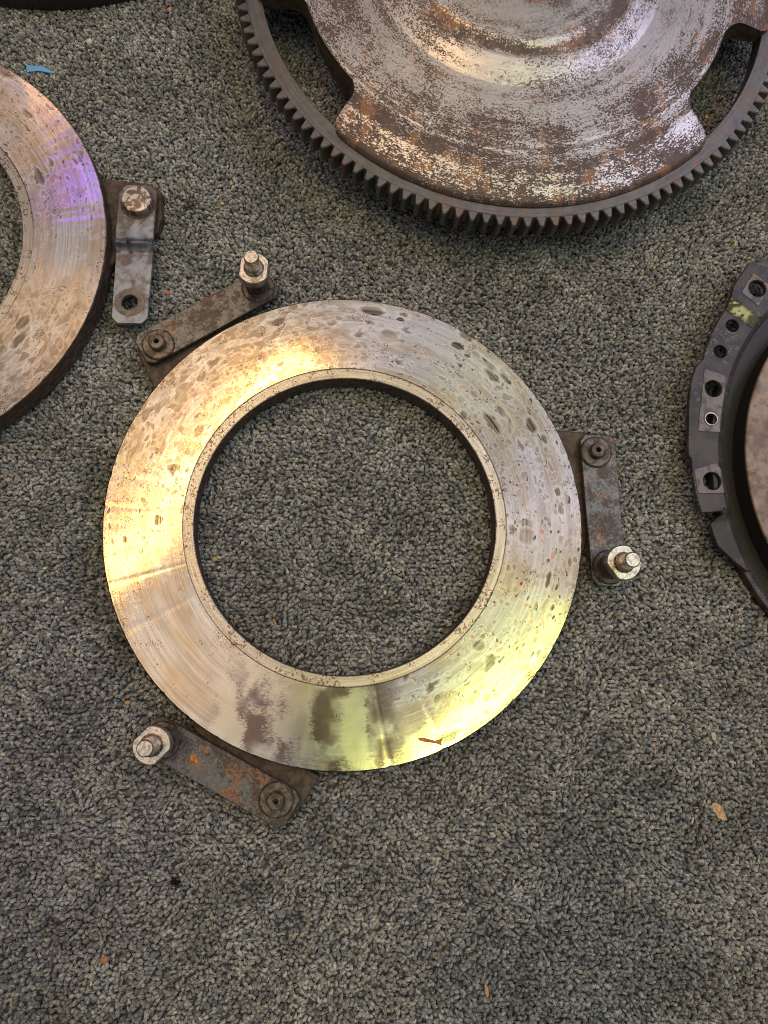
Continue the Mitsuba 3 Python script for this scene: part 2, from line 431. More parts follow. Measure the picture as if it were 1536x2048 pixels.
def bend_bare_glint(p):  # bare steel on the bend, its pale tone also painting the lamp glint
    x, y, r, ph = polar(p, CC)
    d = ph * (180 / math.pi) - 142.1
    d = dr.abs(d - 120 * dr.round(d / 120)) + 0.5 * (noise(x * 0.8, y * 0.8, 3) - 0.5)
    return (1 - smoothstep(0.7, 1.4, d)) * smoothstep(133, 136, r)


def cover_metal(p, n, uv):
    return 0.12 + 0.8 * bend_bare_glint(p)


def cover_colour(p, n, uv):
    x, y = p.x * 1000, p.y * 1000
    g = fbm(x * 0.14, y * 0.14, 5, 4)
    scuff = smoothstep(0.66, 0.74, noise(x * 0.12 + y * 0.9, y * 0.12 - x * 0.9, 4)) * smoothstep(0.55, 0.7, fbm(x * 0.1, y * 0.1, 66, 3))
    c = mix((0.020, 0.016, 0.011), (0.052, 0.039, 0.027), smoothstep(0.3, 0.7, g))
    c = mix(c, (0.16, 0.14, 0.12), scuff * 0.6)
    return mix(c, (0.25, 0.235, 0.20), bend_bare_glint(p) * smoothstep(0.25, 0.55, noise(x * 0.5, y * 0.9, 6)))


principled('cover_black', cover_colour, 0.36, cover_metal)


def pad_colour(p, n, uv):
    x, y = p.x * 1000, p.y * 1000
    g = fbm(x * 0.3, y * 0.3, 15, 4)
    return mix(mix((0.10, 0.086, 0.074), (0.20, 0.172, 0.148), g), mix((0.20, 0.115, 0.06), (0.05, 0.042, 0.034), smoothstep(0.3, 0.6, g)), smoothstep(0.48, 0.66, 0.6 * fbm(x * 0.25, y * 0.25, 3, 3) + 0.4 * g) * 0.8)


principled('pad_bare', pad_colour, 0.36, 0.6)


def disc_colour(p, n, uv):
    x, y = p.x * 1000, p.y * 1000
    g = 0.6 * fbm(x * 0.07, y * 0.07, 5, 4) + 0.4 * fbm(x * 0.4, y * 0.4, 15, 4)
    c = mix((0.15, 0.10, 0.078), (0.33, 0.255, 0.205), smoothstep(0.3, 0.7, g))
    c = mix(c, (0.30, 0.14, 0.07), 0.6 * smoothstep(0.50, 0.75, 0.6 * fbm(x * 0.12, y * 0.12, 45, 3) + 0.4 * fbm(x * 0.7, y * 0.7, 48, 3)))
    return mix(c, (0.09, 0.068, 0.055), smoothstep(0.54, 0.72, 0.5 * fbm(x * 0.14, y * 0.14, 25, 3) + 0.5 * fbm(x * 0.8, y * 0.8, 28, 3)) * 0.7)


principled('disc_brown', disc_colour, 0.5, 0.3)
principled('black_iron', (0.018, 0.016, 0.015), 0.45, 0.1)
principled('phone_black', (0.01, 0.01, 0.011), 0.25)
principled('backing', (0.10, 0.10, 0.098), 0.95)
scene['yarn'] = {'type': 'twosided', 'bsdf': {'type': 'diffuse', 'reflectance': {'type': 'mesh_attribute', 'name': 'vertex_color'}}}

# ------------------------------------------------------------------ carpet: backing sheet and a pile of looped two-ply yarn
scene['carpet'] = mikit.ply((np.array([[-3, -3, -0.0026], [3, -3, -0.0026], [3, 3, -0.0026], [-3, 3, -0.0026]]), np.array([[0, 1, 2, 3]])), 'backing')
labels['carpet'] = {'label': 'grey and beige loop pile carpet under all the metal parts', 'category': 'carpet', 'kind': 'structure'}


def pile():
    rng = np.random.default_rng(5)
    sx, sy = 2.15, 1.9
    gx, gy = np.meshgrid(np.arange(-250, 310, sx), np.arange(-205, 445, sy))
    gx = gx + (np.arange(gx.shape[0]) % 2)[:, None] * sx / 2
    x, y = gx.ravel(), gy.ravel()
    x = x + rng.normal(0, 0.42, x.size)
    y = y + rng.normal(0, 0.42, x.size)
    # the picture's footprint with a margin, less what lies well under the solid parts
    left = -154 - (y + 166) * 0.0941
    right = 203 + (y + 174) * 0.0993
    keep = (x > left - 26) & (x < right + 26) & (y > -196)
    rr = np.hypot(x - RC[0], y - RC[1])
    keep &= ~((rr > 82) & (rr < 113))
    rr = np.hypot(x - LC[0], y - LC[1])
    keep &= ~((rr > 88) & (rr < 114))
    rr = np.hypot(x - FC[0], y - FC[1])
    keep &= ~(rr < 100)
    rr = np.hypot(x - CC[0], y - CC[1])
    keep &= ~(rr < 129.4)
    x, y = x[keep], y[keep]
    n = x.size
    low = meshkit.fbm(np.c_[x / 40, y / 40, np.zeros(n)], 3, 3)
    sz = rng.uniform(0.85, 1.18, n)
    yaw = rng.normal(0.3, 0.65, n) + 2.0 * (meshkit.noise(np.c_[x / 14, y / 14, np.ones(n)], 8) - 0.5)
    lean = rng.normal(0, 0.35, n)
    ht = 2.4 * sz * (0.9 + 0.5 * (low - 0.5)) + rng.normal(0, 0.22, n)
    half = 0.80 * sz
    s = np.linspace(0, 1, 5)
    px = (np.sin((s - 0.5) * math.pi * 1.15) / math.sin(0.5 * math.pi * 1.15))[None] * half[:, None]
    pz = np.sin(np.clip(s, 0.0, 1) * math.pi)[None] ** 0.75 * ht[:, None] - 2.5
    py = lean[:, None] * (pz + 2.5) * 0.6
    c, w = np.cos(yaw)[:, None], np.sin(yaw)[:, None]
    cl = np.stack([x[:, None] + px * c - py * w, y[:, None] + px * w + py * c, pz], -1)
    tan = np.gradient(cl, axis=1)
    tan /= np.linalg.norm(tan, axis=-1, keepdims=True)
    side = np.stack([-w + 0 * pz, c + 0 * pz, 0 * pz], -1)
    side = side - tan * (side * tan).sum(-1, keepdims=True)
    side /= np.linalg.norm(side, axis=-1, keepdims=True)
    up = np.cross(tan, side)
    # colours: a heathered yarn, each ply a shade of its own
    pal = 0.98 * np.array([[0.312, 0.298, 0.262], [0.235, 0.232, 0.214], [0.165, 0.178, 0.19], [0.088, 0.096, 0.106], [0.38, 0.35, 0.29], [0.11, 0.135, 0.172]])
    stain = meshkit.fbm(np.c_[x / 22, y / 22, np.full(n, 5.0)], 4, 12)
    V, F, C, base = [], [], [], 0
    K, S = 5, 5
    pick = rng.choice(len(pal), n, p=[0.26, 0.28, 0.20, 0.08, 0.08, 0.10])
    colr = pal[pick] * rng.uniform(0.85, 1.15, (n, 1)) * (0.42 + 1.16 * stain)[:, None]
    rad = 0.90 * sz[:, None] * np.array([0.9, 1.03, 1.06, 1.03, 0.9])[None] * (1 + 0.07 * rng.normal(0, 1, (n, S)))
    k = np.arange(K) * 2 * math.pi / K
    tw = rng.uniform(0, 6.28, n)[:, None, None] + s[None, :, None] * rng.normal(1.5, 0.4, n)[:, None, None] + k[None, None]
    prof = rad[..., None] * (1 + 0.13 * np.cos(2 * (tw - k[None, None] * 0 + 0.0)) )
    ring = cl[:, :, None] + prof[..., None] * (np.cos(tw)[..., None] * side[:, :, None] + np.sin(tw)[..., None] * up[:, :, None])
    V.append(ring.reshape(-1, 3))
    streak = rng.uniform(0.4, 1.6, (n, 1, K, 1)) * rng.uniform(0.85, 1.15, (n, S, K, 1))
    strand = pal[rng.choice(len(pal), (n, K), p=[0.26, 0.28, 0.20, 0.08, 0.08, 0.10])] * (0.42 + 1.16 * stain)[:, None, None]
    C.append(((0.32 * colr[:, None, None] + 0.32 * strand[:, None] + 0.36 * np.array([0.212, 0.212, 0.196])) * streak * 1.25).reshape(-1, 3))
    i, j = np.meshgrid(np.arange(S - 1), np.arange(K), indexing='ij')
    q = np.stack([i * K + j, i * K + (j + 1) % K, (i + 1) * K + (j + 1) % K, (i + 1) * K + j], -1).reshape(-1, 4)
    t = np.vstack([q[:, [0, 1, 2]], q[:, [0, 2, 3]]])
    F.append((np.arange(n)[:, None, None] * S * K + t[None]).reshape(-1, 3))
    base = n * S * K
    for j in range(2):                                  # fibres standing a little proud of each loop
        u = np.linspace(0.18, 0.82, 4)
        ang = rng.uniform(0.35, 2.8, n)[:, None] + (u[None] - 0.5) * rng.normal(1.5, 0.8, n)[:, None]
        idx = u * (S - 1)
        lo = np.clip(idx.astype(int), 0, S - 2)
        fr = (idx - lo)[None, :, None]
        at = lambda q: q[:, lo] * (1 - fr) + q[:, lo + 1] * fr
        rr = (at(rad[..., None]) + 0.14 + 0.10 * rng.random((n, 1, 1)))
        cen = at(cl) + rr * (np.cos(ang)[..., None] * at(side) + np.sin(ang)[..., None] * at(up))
        wide = 0.13 * (-np.sin(ang)[..., None] * at(side) + np.cos(ang)[..., None] * at(up))
        V.append(np.stack([cen - wide, cen + wide], 2).reshape(-1, 3))
        tone = np.where(rng.random(n) < 0.7, rng.uniform(1.3, 2.0, n), rng.uniform(0.3, 0.5, n))
        C.append(np.repeat(colr * tone[:, None], 8, 0))
        t2 = np.array([[2 * k + a for a in tri] for k in range(3) for tri in ((0, 2, 3), (0, 3, 1))])
        F.append((np.arange(n)[:, None, None] * 8 + t2[None] + base).reshape(-1, 3))
        base += n * 8
    v, f, cc = np.vstack(V) * MM, np.vstack(F), np.clip(np.vstack(C), 0.01, 0.7)
    print('loops', n, 'triangles', len(f))
    return v, f, cc


v, f, c = pile()
scene['carpet__pile'] = mikit.ply((v, f), 'yarn', smooth=True, color=c)
labels['carpet__pile'] = {'kind': 'stuff'}


# ------------------------------------------------------------------ the two intermediate rings with riveted arms
def ring_thing(key, cx, cy, z0, z1, face, lip, r_in, r_lip, r_out):
    c = (cx, cy, 0)
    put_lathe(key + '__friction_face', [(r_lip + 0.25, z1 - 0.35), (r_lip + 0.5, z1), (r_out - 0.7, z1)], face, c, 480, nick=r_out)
    put_lathe(key + '__inner_lip', [(r_in, z1 - 0.7), (r_in + 0.35, z1 - 0.4), (r_lip - 0.1, z1 - 0.2), (r_lip + 0.05, z1 - 0.5), (r_lip + 0.25, z1 - 0.35)], lip, c, 480)
    put_lathe(key + '__rim', [(r_out - 0.7, z1), (r_out - 0.25, z1 - 0.2), (r_out, z1 - 0.8), (r_out, z0 + 0.5), (r_out - 0.5, z0), (r_in + 0.5, z0), (r_in, z0 + 0.5), (r_in, z1 - 0.7)], 'dark_iron', c, 480, nick=r_out)


def arm_local(key, k, place, kind, mats, seed):
    """one riveted arm in the frame of its ring (x to the right); kind 'stud' or 'hole'"""
    sfx = '' if k == 0 else f'_{k:03d}'
    lug = key + '__lug' + sfx
    strap = key + '__arm' + sfx
    rx, ry = (130.5, 38.9) if kind == 'stud' else (135.0, 28.3)
    if kind == 'stud':
        outline = rounded([(112, 52), (131, 50.5), (139.5, 48.5), (142.0, 40), (140.5, 26), (129, 12), (123.5, -12), (121.5, -14.5), (116, -13)], 1.2)
    else:
        outline = rounded([(112, 46), (139, 43.5), (145, 40), (147, 24), (144.5, 14), (128, 10), (122.5, -5), (118, -8), (113, -6)], 1.2)
    scene[lug] = mikit.ply(plate(outline, [], 1.0, 7.0, 0.5), 'dark_iron', to_world=place)
    if kind == 'stud':
        ends = [(122.6, 45), (125.4, 48.6), (138.5, 48.6), (141.5, 45.2), (142.8, -26.0), (138.6, -31.6), (127.8, -31.2), (124.6, -27.2)]
        body = rounded(ends, 0.8)
        m = plate(body, [], 9.0, 11.4, 0.35, cell=4.0, zfun=lambda x, y: 1.1 * np.clip((10 - y) / 18, 0, 1))
        scene[strap] = mikit.ply(m, mats[0], smooth=22, to_world=place)
        sx, sy = 133.9, -21.8
        put_lathe(strap + '__washer', [(0, 13.2), (8.2, 13.2), (8.9, 12.5), (8.9, 11.0)], mats[1], (sx, sy, 0), 48, place, sharp=25)
        put_lathe(strap + '__spacer', [(5.6, 29.2), (5.2, 20), (5.4, 14.2), (6.3, 13.1)], mats[1], (sx, sy, 0), 40, place)
        put_lathe(strap + '__stud_foot', [(4.4, 9.2), (4.4, 4.0), (3.8, 2.2), (0, 1.6)], mats[2], (sx, sy, 0), 36, place)
        # flanged nut: round with two flats
        t = np.linspace(0, 2 * math.pi, 72, endpoint=False)
        th = t - math.radians(35 + 20 * seed)
        rr = np.minimum(8.7, 7.4 / np.maximum(np.abs(np.cos(th)), 1e-3))
        nut = plate(np.stack([sx + rr * np.cos(t), sy + rr * np.sin(t)], 1), [circle(sx, sy, 4.6, 32)], 28.6, 33.0, 0.6)
        scene[strap + '__nut'] = mikit.ply(nut, mats[2], smooth=20, to_world=place)
        put_lathe(strap + '__stud', [(0, 44.2), (3.2, 44.2), (3.75, 43.6), (3.75, 37.4), (3.9, 35.6), (4.5, 34.4), (4.5, 29)], mats[2], (sx, sy, 0), 40, place, sharp=40)
    else:
        ends = [(124.0, 34), (128, 39.5), (141.5, 39.5), (144.8, 36), (143.2, -37), (140.2, -40.2), (127.4, -40.2), (124.3, -37)]
        body = rounded(ends, 0.6)
        def step(x, y):
            return -2.4 * np.clip((4.5 - y) / 4.0, 0, 1) + 0.9 * np.exp(-((y - 5.0) / 1.6) ** 2)
        m = plate(body, [circle(133.2, -28.2, 4.3, 36)], 9.5, 11.6, 0.3, cell=1.2, zfun=step)
        scene[strap] = mikit.ply(m, mats[0], smooth=22, to_world=place)
        put_lathe(strap + '__bearing_ring', [(4.5, 9.32), (7.8, 9.32), (8.0, 9.15)], mats[1], (133.2, -28.2, 0), 40, place)
    if kind == 'stud':
        put_lathe(strap + '__rivet_washer', [(3.0, 13.0), (7.6, 12.9), (8.3, 12.4), (8.5, 11.2)], mats[1], (rx, ry, 0), 44, place, sharp=25)
        put_lathe(strap + '__rivet', [(1.15, 10.5), (1.15, 16.4), (1.5, 16.7), (3.6, 16.6), (4.2, 16.0), (4.3, 12.8)], mats[1], (rx, ry, 0), 40, place, sharp=40)
    else:
        put_lathe(strap + '__rivet', [(0, 16.4), (7.0, 16.4), (7.7, 15.9), (7.9, 15.0), (7.7, 11.4)], 'rivet_scraped', (rx, ry, 0), 44, place, sharp=40)
        put_lathe(strap + '__rivet_collar', [(7.0, 11.8), (9.3, 11.75), (9.5, 11.5)], 'dark_iron', (rx, ry, 0), 40, place)


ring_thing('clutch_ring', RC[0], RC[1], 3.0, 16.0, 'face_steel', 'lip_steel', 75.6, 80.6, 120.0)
arm_labels = ['arm with rusty brown patches right of the ring', 'arm with flaking grey and brown surface above the ring', 'arm with orange rust spots below the ring']
for k, a in enumerate((0, 120, 240)):
    arm_local('clutch_ring', k, rigid(RC[0], RC[1], 0, a), 'stud', ('strap_steel', 'rivet_steel', 'bright_steel'), k)
    labels['clutch_ring__arm' + ('' if k == 0 else f'_{k:03d}')] = {'label': arm_labels[k]}
labels['clutch_ring'] = {'label': 'whole steel clutch ring in the middle with three arms carrying studs and nuts', 'category': 'clutch ring'}

ring_thing('clutch_ring_001', LC[0], LC[1], 3.0, 16.0, 'face_steel_two', 'lip_steel_two', 77.6, 83.0, 121.4)
for k, a in enumerate((0, 120, 240)):
    arm_local('clutch_ring_001', k, rigid(LC[0], LC[1], 0, a), 'hole', ('strap_lamp_blue', 'pad_bare', 'bright_steel'), k)
labels['clutch_ring_001'] = {'label': 'purplish steel clutch ring cut off by the left edge, its arm with an open hole', 'category': 'clutch ring'}


# ------------------------------------------------------------------ flywheel with ring gear
def fly_z(r):
    return np.interp(r, [0, 31, 31.6, 32.8, 33.4, 57, 59, 64, 65.5, 68, 80.6, 81.6, 100, 101, 102, 115, 116, 117.5, 118.5, 129, 132.5, 145.2, 146.4, 147.2], [47.2, 47.2, 46.9, 46.4, 46.7, 46.7, 46.2, 43.6, 43.9, 44.0, 40.0, 39.8, 39.7, 39.5, 39.7, 39.6, 39.25, 39.25, 39.55, 39.4, 38.8, 35.2, 34.2, 32.6])


def flywheel_disc():
    rad = [0, 15, 31, 31.6, 32.8, 33.4, 40, 48, 57, 59, 64, 65.5, 68, 72, 76, 80.6, 81.6, 90, 100, 101, 102, 110, 115, 116, 117.5, 118.5, 119.5, 120.8, 121.3]
    prof = [(r, float(fly_z(r))) for r in rad[:-2]] + [(120.8, 39.3), (121.3, 38.7)]
    v, f, uv = lathe(prof, 360, sharp=40)
    parts, flanks = [(v, f, uv)], []
    rs = np.array([120.5, 121.6, 123, 125, 127, 129, 130.7, 132.5, 135, 138, 141, 143.5, 145.2, 146.0, 146.6, 147.0, 147.2])
    hw = np.interp(rs, [120.5, 121.6, 123, 125, 127, 129, 142, 144.5, 146, 147.2], [50.5, 48.8, 47.4, 46.3, 45.7, 45.4, 44.6, 43.9, 43.0, 41.5])
    n = 90
    for c in (-90, 30, 147):
        t = np.radians(c + hw[:, None] * np.linspace(-1, 1, n + 1)[None])
        x, y = rs[:, None] * np.cos(t), rs[:, None] * np.sin(t)
        z = fly_z(rs)[:, None] + 0 * t + 0.02
        edge = np.abs(np.linspace(-1, 1, n + 1))[None] > 0.999
        z = z - 0.3 * edge
        top = np.stack([x, y, z], -1).reshape(-1, 3) * MM
        i, j = np.meshgrid(np.arange(len(rs) - 1), np.arange(n), indexing='ij')
        a = (i * (n + 1) + j).ravel()
        f = np.vstack([np.stack([a, a + n + 1, a + n + 2], 1), np.stack([a, a + n + 2, a + 1], 1)])
        uv = np.stack([np.repeat(rs[:, None] * MM, n + 1, 1), t], -1).reshape(-1, 2)
        parts.append((top, f, uv))
        # the two flanks of the lobe and its outer skirt, down to the underside
        for jj in (0, n):
            up = np.stack([x[:, jj], y[:, jj], z[:, jj]], 1) * MM
            dn = up.copy()
            dn[:, 2] = 28 * MM
            m = len(rs)
            k = np.arange(m - 1)
            flanks.append((np.vstack([up, dn]), np.vstack([np.stack([k, k + 1, m + k + 1], 1), np.stack([k, m + k + 1, m + k], 1)])))
        up = np.stack([x[-1], y[-1], z[-1]], 1) * MM
        dn = up.copy()
        dn[:, 2] = 28 * MM
        k = np.arange(n)
        m = n + 1
        flanks.append((np.vstack([up, dn]), np.vstack([np.stack([k, k + 1, m + k + 1], 1), np.stack([k, m + k + 1, m + k], 1)])))
    V, F, U, b = [], [], [], 0
    for v, f, uv in parts:
        V.append(v)
        F.append(f + b)
        U.append(uv)
        b += len(v)
    sv, sf, b = [], [], 0
    for v, f in flanks:
        sv.append(v)
        sf.append(f + b)
        b += len(v)
    at = np.array([FC[0], FC[1], 0]) * MM
    return (np.vstack(V) + at, np.vstack(F), np.vstack(U)), (np.vstack(sv) + at, np.vstack(sf))


(v, f, uv), flank = flywheel_disc()
scene['flywheel__disc__flank'] = mikit.ply(flank, 'dark_iron', smooth=40)
put_lathe('flywheel__disc__edge', [(121.3, 38.7), (121.3, 29.0), (113, 28.6)], 'dark_iron', (FC[0], FC[1], 0), 360)
scene['flywheel__disc'] = mikit.ply((v, f), 'fly_steel', smooth=True, uv=uv)
fc = (FC[0], FC[1], 0)
put_lathe('flywheel__under_body', [(118, 29.5), (118, 16), (112, 12), (110, 0.5), (40, 0.5)], 'dark_iron', fc, 200)
put_lathe('flywheel__ring_gear', [(143.7, 21.5), (143.7, 31.6), (144.0, 31.95), (152.3, 31.9), (152.75, 31.5), (152.75, 21.4), (144.2, 21.2)], 'gear_steel', fc, 528)
NT = 132
tooth = plate([(151.9, -3.1), (152.9, -2.75), (155.3, -1.95), (157.5, -1.15), (157.75, -0.8), (157.75, 0.8), (157.5, 1.15), (155.3, 1.95), (152.9, 2.75), (151.9, 3.1)], [], 21.4, 31.75, 0.5)
tooth_ply = mikit.ply(tooth, 'gear_steel')
for i in range(NT):
    scene['flywheel__ring_gear__tooth' + ('' if i == 0 else f'_{i:03d}')] = {**tooth_ply, 'to_world': rigid(FC[0], FC[1], 0, 360 / NT * i + 0.6)}
# bolt holes in the hub: dark recessed sockets
for k in range(8):
    a = math.radians(45 * k - 68)
    put_lathe('flywheel__bolt_hole' + ('' if k == 0 else f'_{k:03d}'), [(0, 46.62), (4.2, 46.62), (5.0, 46.72), (5.6, 46.6)], 'black_iron', (FC[0] + 24 * math.cos(a), FC[1] + 24 * math.sin(a), 0), 28)
labels['flywheel'] = {'label': 'large rust-speckled flywheel with a toothed ring gear at the top of the picture', 'category': 'flywheel'}

# ------------------------------------------------------------------ clutch cover on the right
POL = [(149.0, 127.2), (149.8, 129.0), (154.4, 131.9), (153.4, 134.6), (151.7, 138.7), (147.9, 141.9), (147.2, 143.3), (147.0, 148.5), (145.4, 156.3), (146.0, 156.7), (147.9, 158.6), (148.3, 161.7),
       (147.2, 166.5), (146.0, 171.5), (145.5, 177.9), (144.2, 178.8), (144.3, 181.6), (144.1, 186.3), (143.4, 190.5), (132.2, 191.0), (132.0, 191.7), (135.2, 192.0), (139.6, 193.1), (139.3, 198.0), (130.4, 205.4)]
INNER = [(126.5, a) for a in np.linspace(206, 126, 28)]
HOLES = [(141.2, 135.4, 4.7), (139.1, 145.7, 3.5), (138.2, 152.8, 3.5), (135.8, 162.2, 4.4), (134.3, 169.5, 3.5), (134.4, 183.9, 4.5)]


def cart(pts):
    p = np.array([q[:2] for q in pts], float)
    t = np.radians(p[:, 1])
    return np.stack([p[:, 0] * np.cos(t), p[:, 0] * np.sin(t)], 1)


def densify(pts):
    out = []
    for (r0, a0), (r1, a1) in zip(pts, pts[1:]):
        m = max(1, int(abs(a1 - a0) / 1.5))
        out += [(r0 + (r1 - r0) * k / m, a0 + (a1 - a0) * k / m) for k in range(m)]
    return out + [pts[-1]]


def cover_z(x, y):
    a = np.degrees(np.arctan2(y, x)) % 360
    a = (a - 126) % 120 + 126
    r = np.hypot(x, y)
    z = np.interp(a, [126, 140.8, 143.4, 156.5, 159, 172, 178, 181, 190.5, 193, 206], [2.7, 2.7, 0.0, 0.0, 1.0, 1.0, 0.0, 0.6, 0.6, -1.5, -3.0])
    return z - 1.0 * np.clip((129.5 - r) / 3.0, 0, 1)


ZC = 11.0
hole_loops = [circle(*cart([(h[0], h[1])])[0], h[2], 28) for h in HOLES]
lobe = plate(rounded(cart(densify(POL) + INNER), 0.5, 3), hole_loops, ZC, ZC + 2.4, 0.4, zfun=cover_z, cell=2.5)
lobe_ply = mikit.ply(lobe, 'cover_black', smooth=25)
pads = [([(149.3, 133.2), (137.6, 132.6), (134.1, 138.8), (146.3, 138.6)], 0, 0), ([(143.6, 158.3), (131.0, 158.0), (128.6, 172.4), (141.0, 172.8)], 3, 5), ([(143.4, 181.2), (131.2, 179.6), (128.4, 181.3), (128.6, 187.0), (143.4, 186.4)], 5, 6)]
pad_plies = []
for pts, h0, h1 in pads:
    hs = hole_loops[h0:h1] if h1 > h0 else [hole_loops[0]]
    hs = [h + (h - h.mean(0)) * 0.06 for h in hs]
    pad_plies.append(mikit.ply(plate(rounded(cart(pts), 1.0, 3), hs, ZC + 2.2, ZC + 2.75, 0.25, zfun=cover_z, cell=2.5), 'pad_bare', smooth=25))
for k in range(3):
    pl = rigid(CC[0], CC[1], 0, 120 * k)
    fl = 'clutch_cover__flange' + ('' if k == 0 else f'_{k:03d}')
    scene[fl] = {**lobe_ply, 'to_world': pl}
    for j, pp in enumerate(pad_plies):
        scene[fl + '__bare_pad' + ('' if j == 0 else f'_{j:03d}')] = {**pp, 'to_world': pl}
    hx, hy = cart([(134.3, 169.5)])[0]
    put_lathe(fl + '__bushing', [(3.3, ZC + 1.0), (3.1, ZC + 4.0), (3.6, ZC + 4.1), (3.9, ZC + 3.6)], 'bright_steel', (hx, hy, 0), 32, pl)
cc3 = (CC[0], CC[1], 0)
put_lathe('clutch_cover__shell', [(130.0, 0.5), (130.2, 5.5), (129.5, 6.2), (127.6, 6.2), (126, 5.6), (125.0, 3.0), (124.6, -1.5)], 'cover_black', cc3, 320)
put_lathe('clutch_cover__pressure_plate', [(0, 12.2), (40, 12.2), (112.4, 12.2), (113.2, 11.8), (113.6, 11.0)], 'disc_brown', cc3, 320)
put_lathe('clutch_cover__pressure_plate__side', [(113.6, 11.0), (113.8, -1.5)], 'black_iron', cc3, 320)
put_lathe('clutch_cover__back', [(113.8, -1.4), (124.6, -1.4)], 'black_iron', cc3, 160)
labels['clutch_cover'] = {'label': 'black pressed steel clutch cover with bolt holes, cut off by the right edge', 'category': 'clutch cover'}

# ------------------------------------------------------------------ dark round part in the top left corner
put_lathe('dark_drum', [(120, 24), (160, 24), (163.5, 22), (166, 18.5), (166.8, 17), (168.8, 15.5), (170, 12), (170, 0.5)], 'black_iron', (-184, 539, 0), 300)
labels['dark_drum'] = {'label': 'black round part in the top left corner, only its lower rim in view', 'category': 'drum'}


# ------------------------------------------------------------------ crumbs, scraps and lint on the carpet
def pebble(sx, sy, sz, seed, sub=2):
    m = trimesh.creation.icosphere(subdivisions=sub)
    v = m.vertices * (0.75 + 0.5 * meshkit.fbm(m.vertices * 1.6 + seed * 7.3, 3, seed))[:, None]
    return trimesh.Trimesh(v * np.array([sx, sy, sz]) * MM / 2, m.faces, process=False)


def crumb(key, x, y, size, colour, label, cat, rot=0, z=0.2, seed=1, rough=0.7):
    scene[key] = mikit.ply(pebble(*size, seed), {'type': 'principled', 'base_color': {'type': 'rgb', 'value': list(colour)}, 'roughness': rough}, smooth=True, to_world=rigid(x, y, z, rot))
    labels[key] = {'label': label, 'category': cat}


def flake(key, x, y, outline, t, colour, label, cat, rot=0, z=0.4, bend=0.0, seed=1):
    o = np.array(outline, float)
    m = plate(o, [], 0, t, 0.1, cell=1.0, zfun=lambda a, b: bend * np.sin(a * 0.45 + 0.6) + 0.5 * bend * (meshkit.noise(np.stack([a * 0.5, b * 0.5, a * 0], -1), seed) - 0.5))
    scene[key] = mikit.ply(m, colour if isinstance(colour, str) else {'type': 'principled', 'base_color': {'type': 'rgb', 'value': list(colour)}, 'roughness': 0.65}, smooth=30, to_world=rigid(x, y, z, rot))
    labels[key] = {'label': label, 'category': cat}


def tan_skin(p, n, uv):
    x, y = p.x * 1000, p.y * 1000
    return mix((0.64, 0.43, 0.23), (0.46, 0.27, 0.13), smoothstep(0.4, 0.65, fbm(x * 1.1, y * 1.1, 3, 3)))


principled('tan_skin', tan_skin, 0.7)


def rust_skin(p, n, uv):
    x, y = p.x * 1000, p.y * 1000
    return mix((0.62, 0.26, 0.03), (0.40, 0.12, 0.02), smoothstep(0.4, 0.65, fbm(x * 0.9, y * 0.9, 3, 3)))


principled('rust_skin', rust_skin, 0.6)
principled('blue_paper', (0.15, 0.40, 0.70), 0.7)

flake('paper_scrap', -178.6, 329.2, [(-8.5, 3.2), (-6.8, 1.2), (-6.2, -2.6), (-5.2, -1.8), (0, -2.2), (5.5, -2.6), (9.0, -2.4), (9.2, -1.9), (5.0, 0.0), (1.0, 1.3), (-3.0, 1.9), (-6.2, 2.4)], 0.25, 'blue_paper',
      'torn scrap of bright blue paper above the left ring', 'paper scrap', 0, 1.2, 0.6)
flake('chip', 187.5, -78.0, [(-3.4, 3.6), (-3.2, 0.4), (-2.0, -1.2), (-1.2, -3.0), (1.8, -4.4), (3.4, -4.2), (2.6, -1.4), (1.8, 1.0), (0.4, 3.2), (-1.6, 4.2)], 0.7, 'tan_skin', 'tan flat flake near the right edge, largest crumb on the carpet', 'flake', 0, 0.4, 0.4)
flake('chip_001', 187.9, -42.2, [(-1.5, 1.9), (-0.9, -1.5), (0.8, -2.2), (1.2, 0.3), (0.6, 2.2)], 0.5, (0.48, 0.42, 0.32), 'small pale beige flake above the large tan flake at the right', 'flake', 0, 0.3, 0.2)
crumb('splinter', 68.6, -156.7, (2.0, 5.6, 1.4), (0.55, 0.33, 0.17), 'tan wood splinter near the bottom edge, right of the middle', 'splinter', 8)
crumb('splinter_001', 173.8, -82.3, (1.1, 3.6, 0.9), (0.60, 0.50, 0.34), 'thin pale sliver left of the large tan flake', 'splinter', -18, seed=2)
crumb('splinter_002', -35.1, 14.7, (1.0, 4.6, 0.9), (0.50, 0.27, 0.10), 'brown splinter inside the middle ring near its lower edge', 'splinter', 30, seed=3)
crumb('splinter_003', 224.1, 232.7, (1.2, 4.0, 1.0), (0.55, 0.42, 0.12), 'yellowish sliver on the carpet between flywheel and cover', 'splinter', -12, seed=4)
crumb('crumb', -109.3, -139.8, (4.0, 3.2, 2.6), (0.50, 0.17, 0.08), 'orange red crumb at the lower left of the carpet', 'crumb', 20, seed=5)
crumb('crumb_001', -98.4, 193.0, (2.2, 3.2, 1.6), (0.55, 0.12, 0.09), 'red crumb between the left ring and the upper arm of the middle ring', 'crumb', 35, seed=6)
crumb('crumb_002', -151.6, 349.2, (4.2, 3.2, 2.4), (0.62, 0.56, 0.42), 'cream pebble above the blue paper scrap', 'crumb', -20, seed=7)
crumb('crumb_003', -106.6, 373.3, (2.6, 3.4, 1.6), (0.60, 0.20, 0.10), 'orange red crumb at the top edge left of the flywheel', 'crumb', 10, seed=8)
crumb('crumb_004', -66.5, 46.8, (2.6, 2.2, 1.6), (0.62, 0.42, 0.10), 'yellow crumb inside the middle ring at its left edge', 'crumb', 0, seed=9)
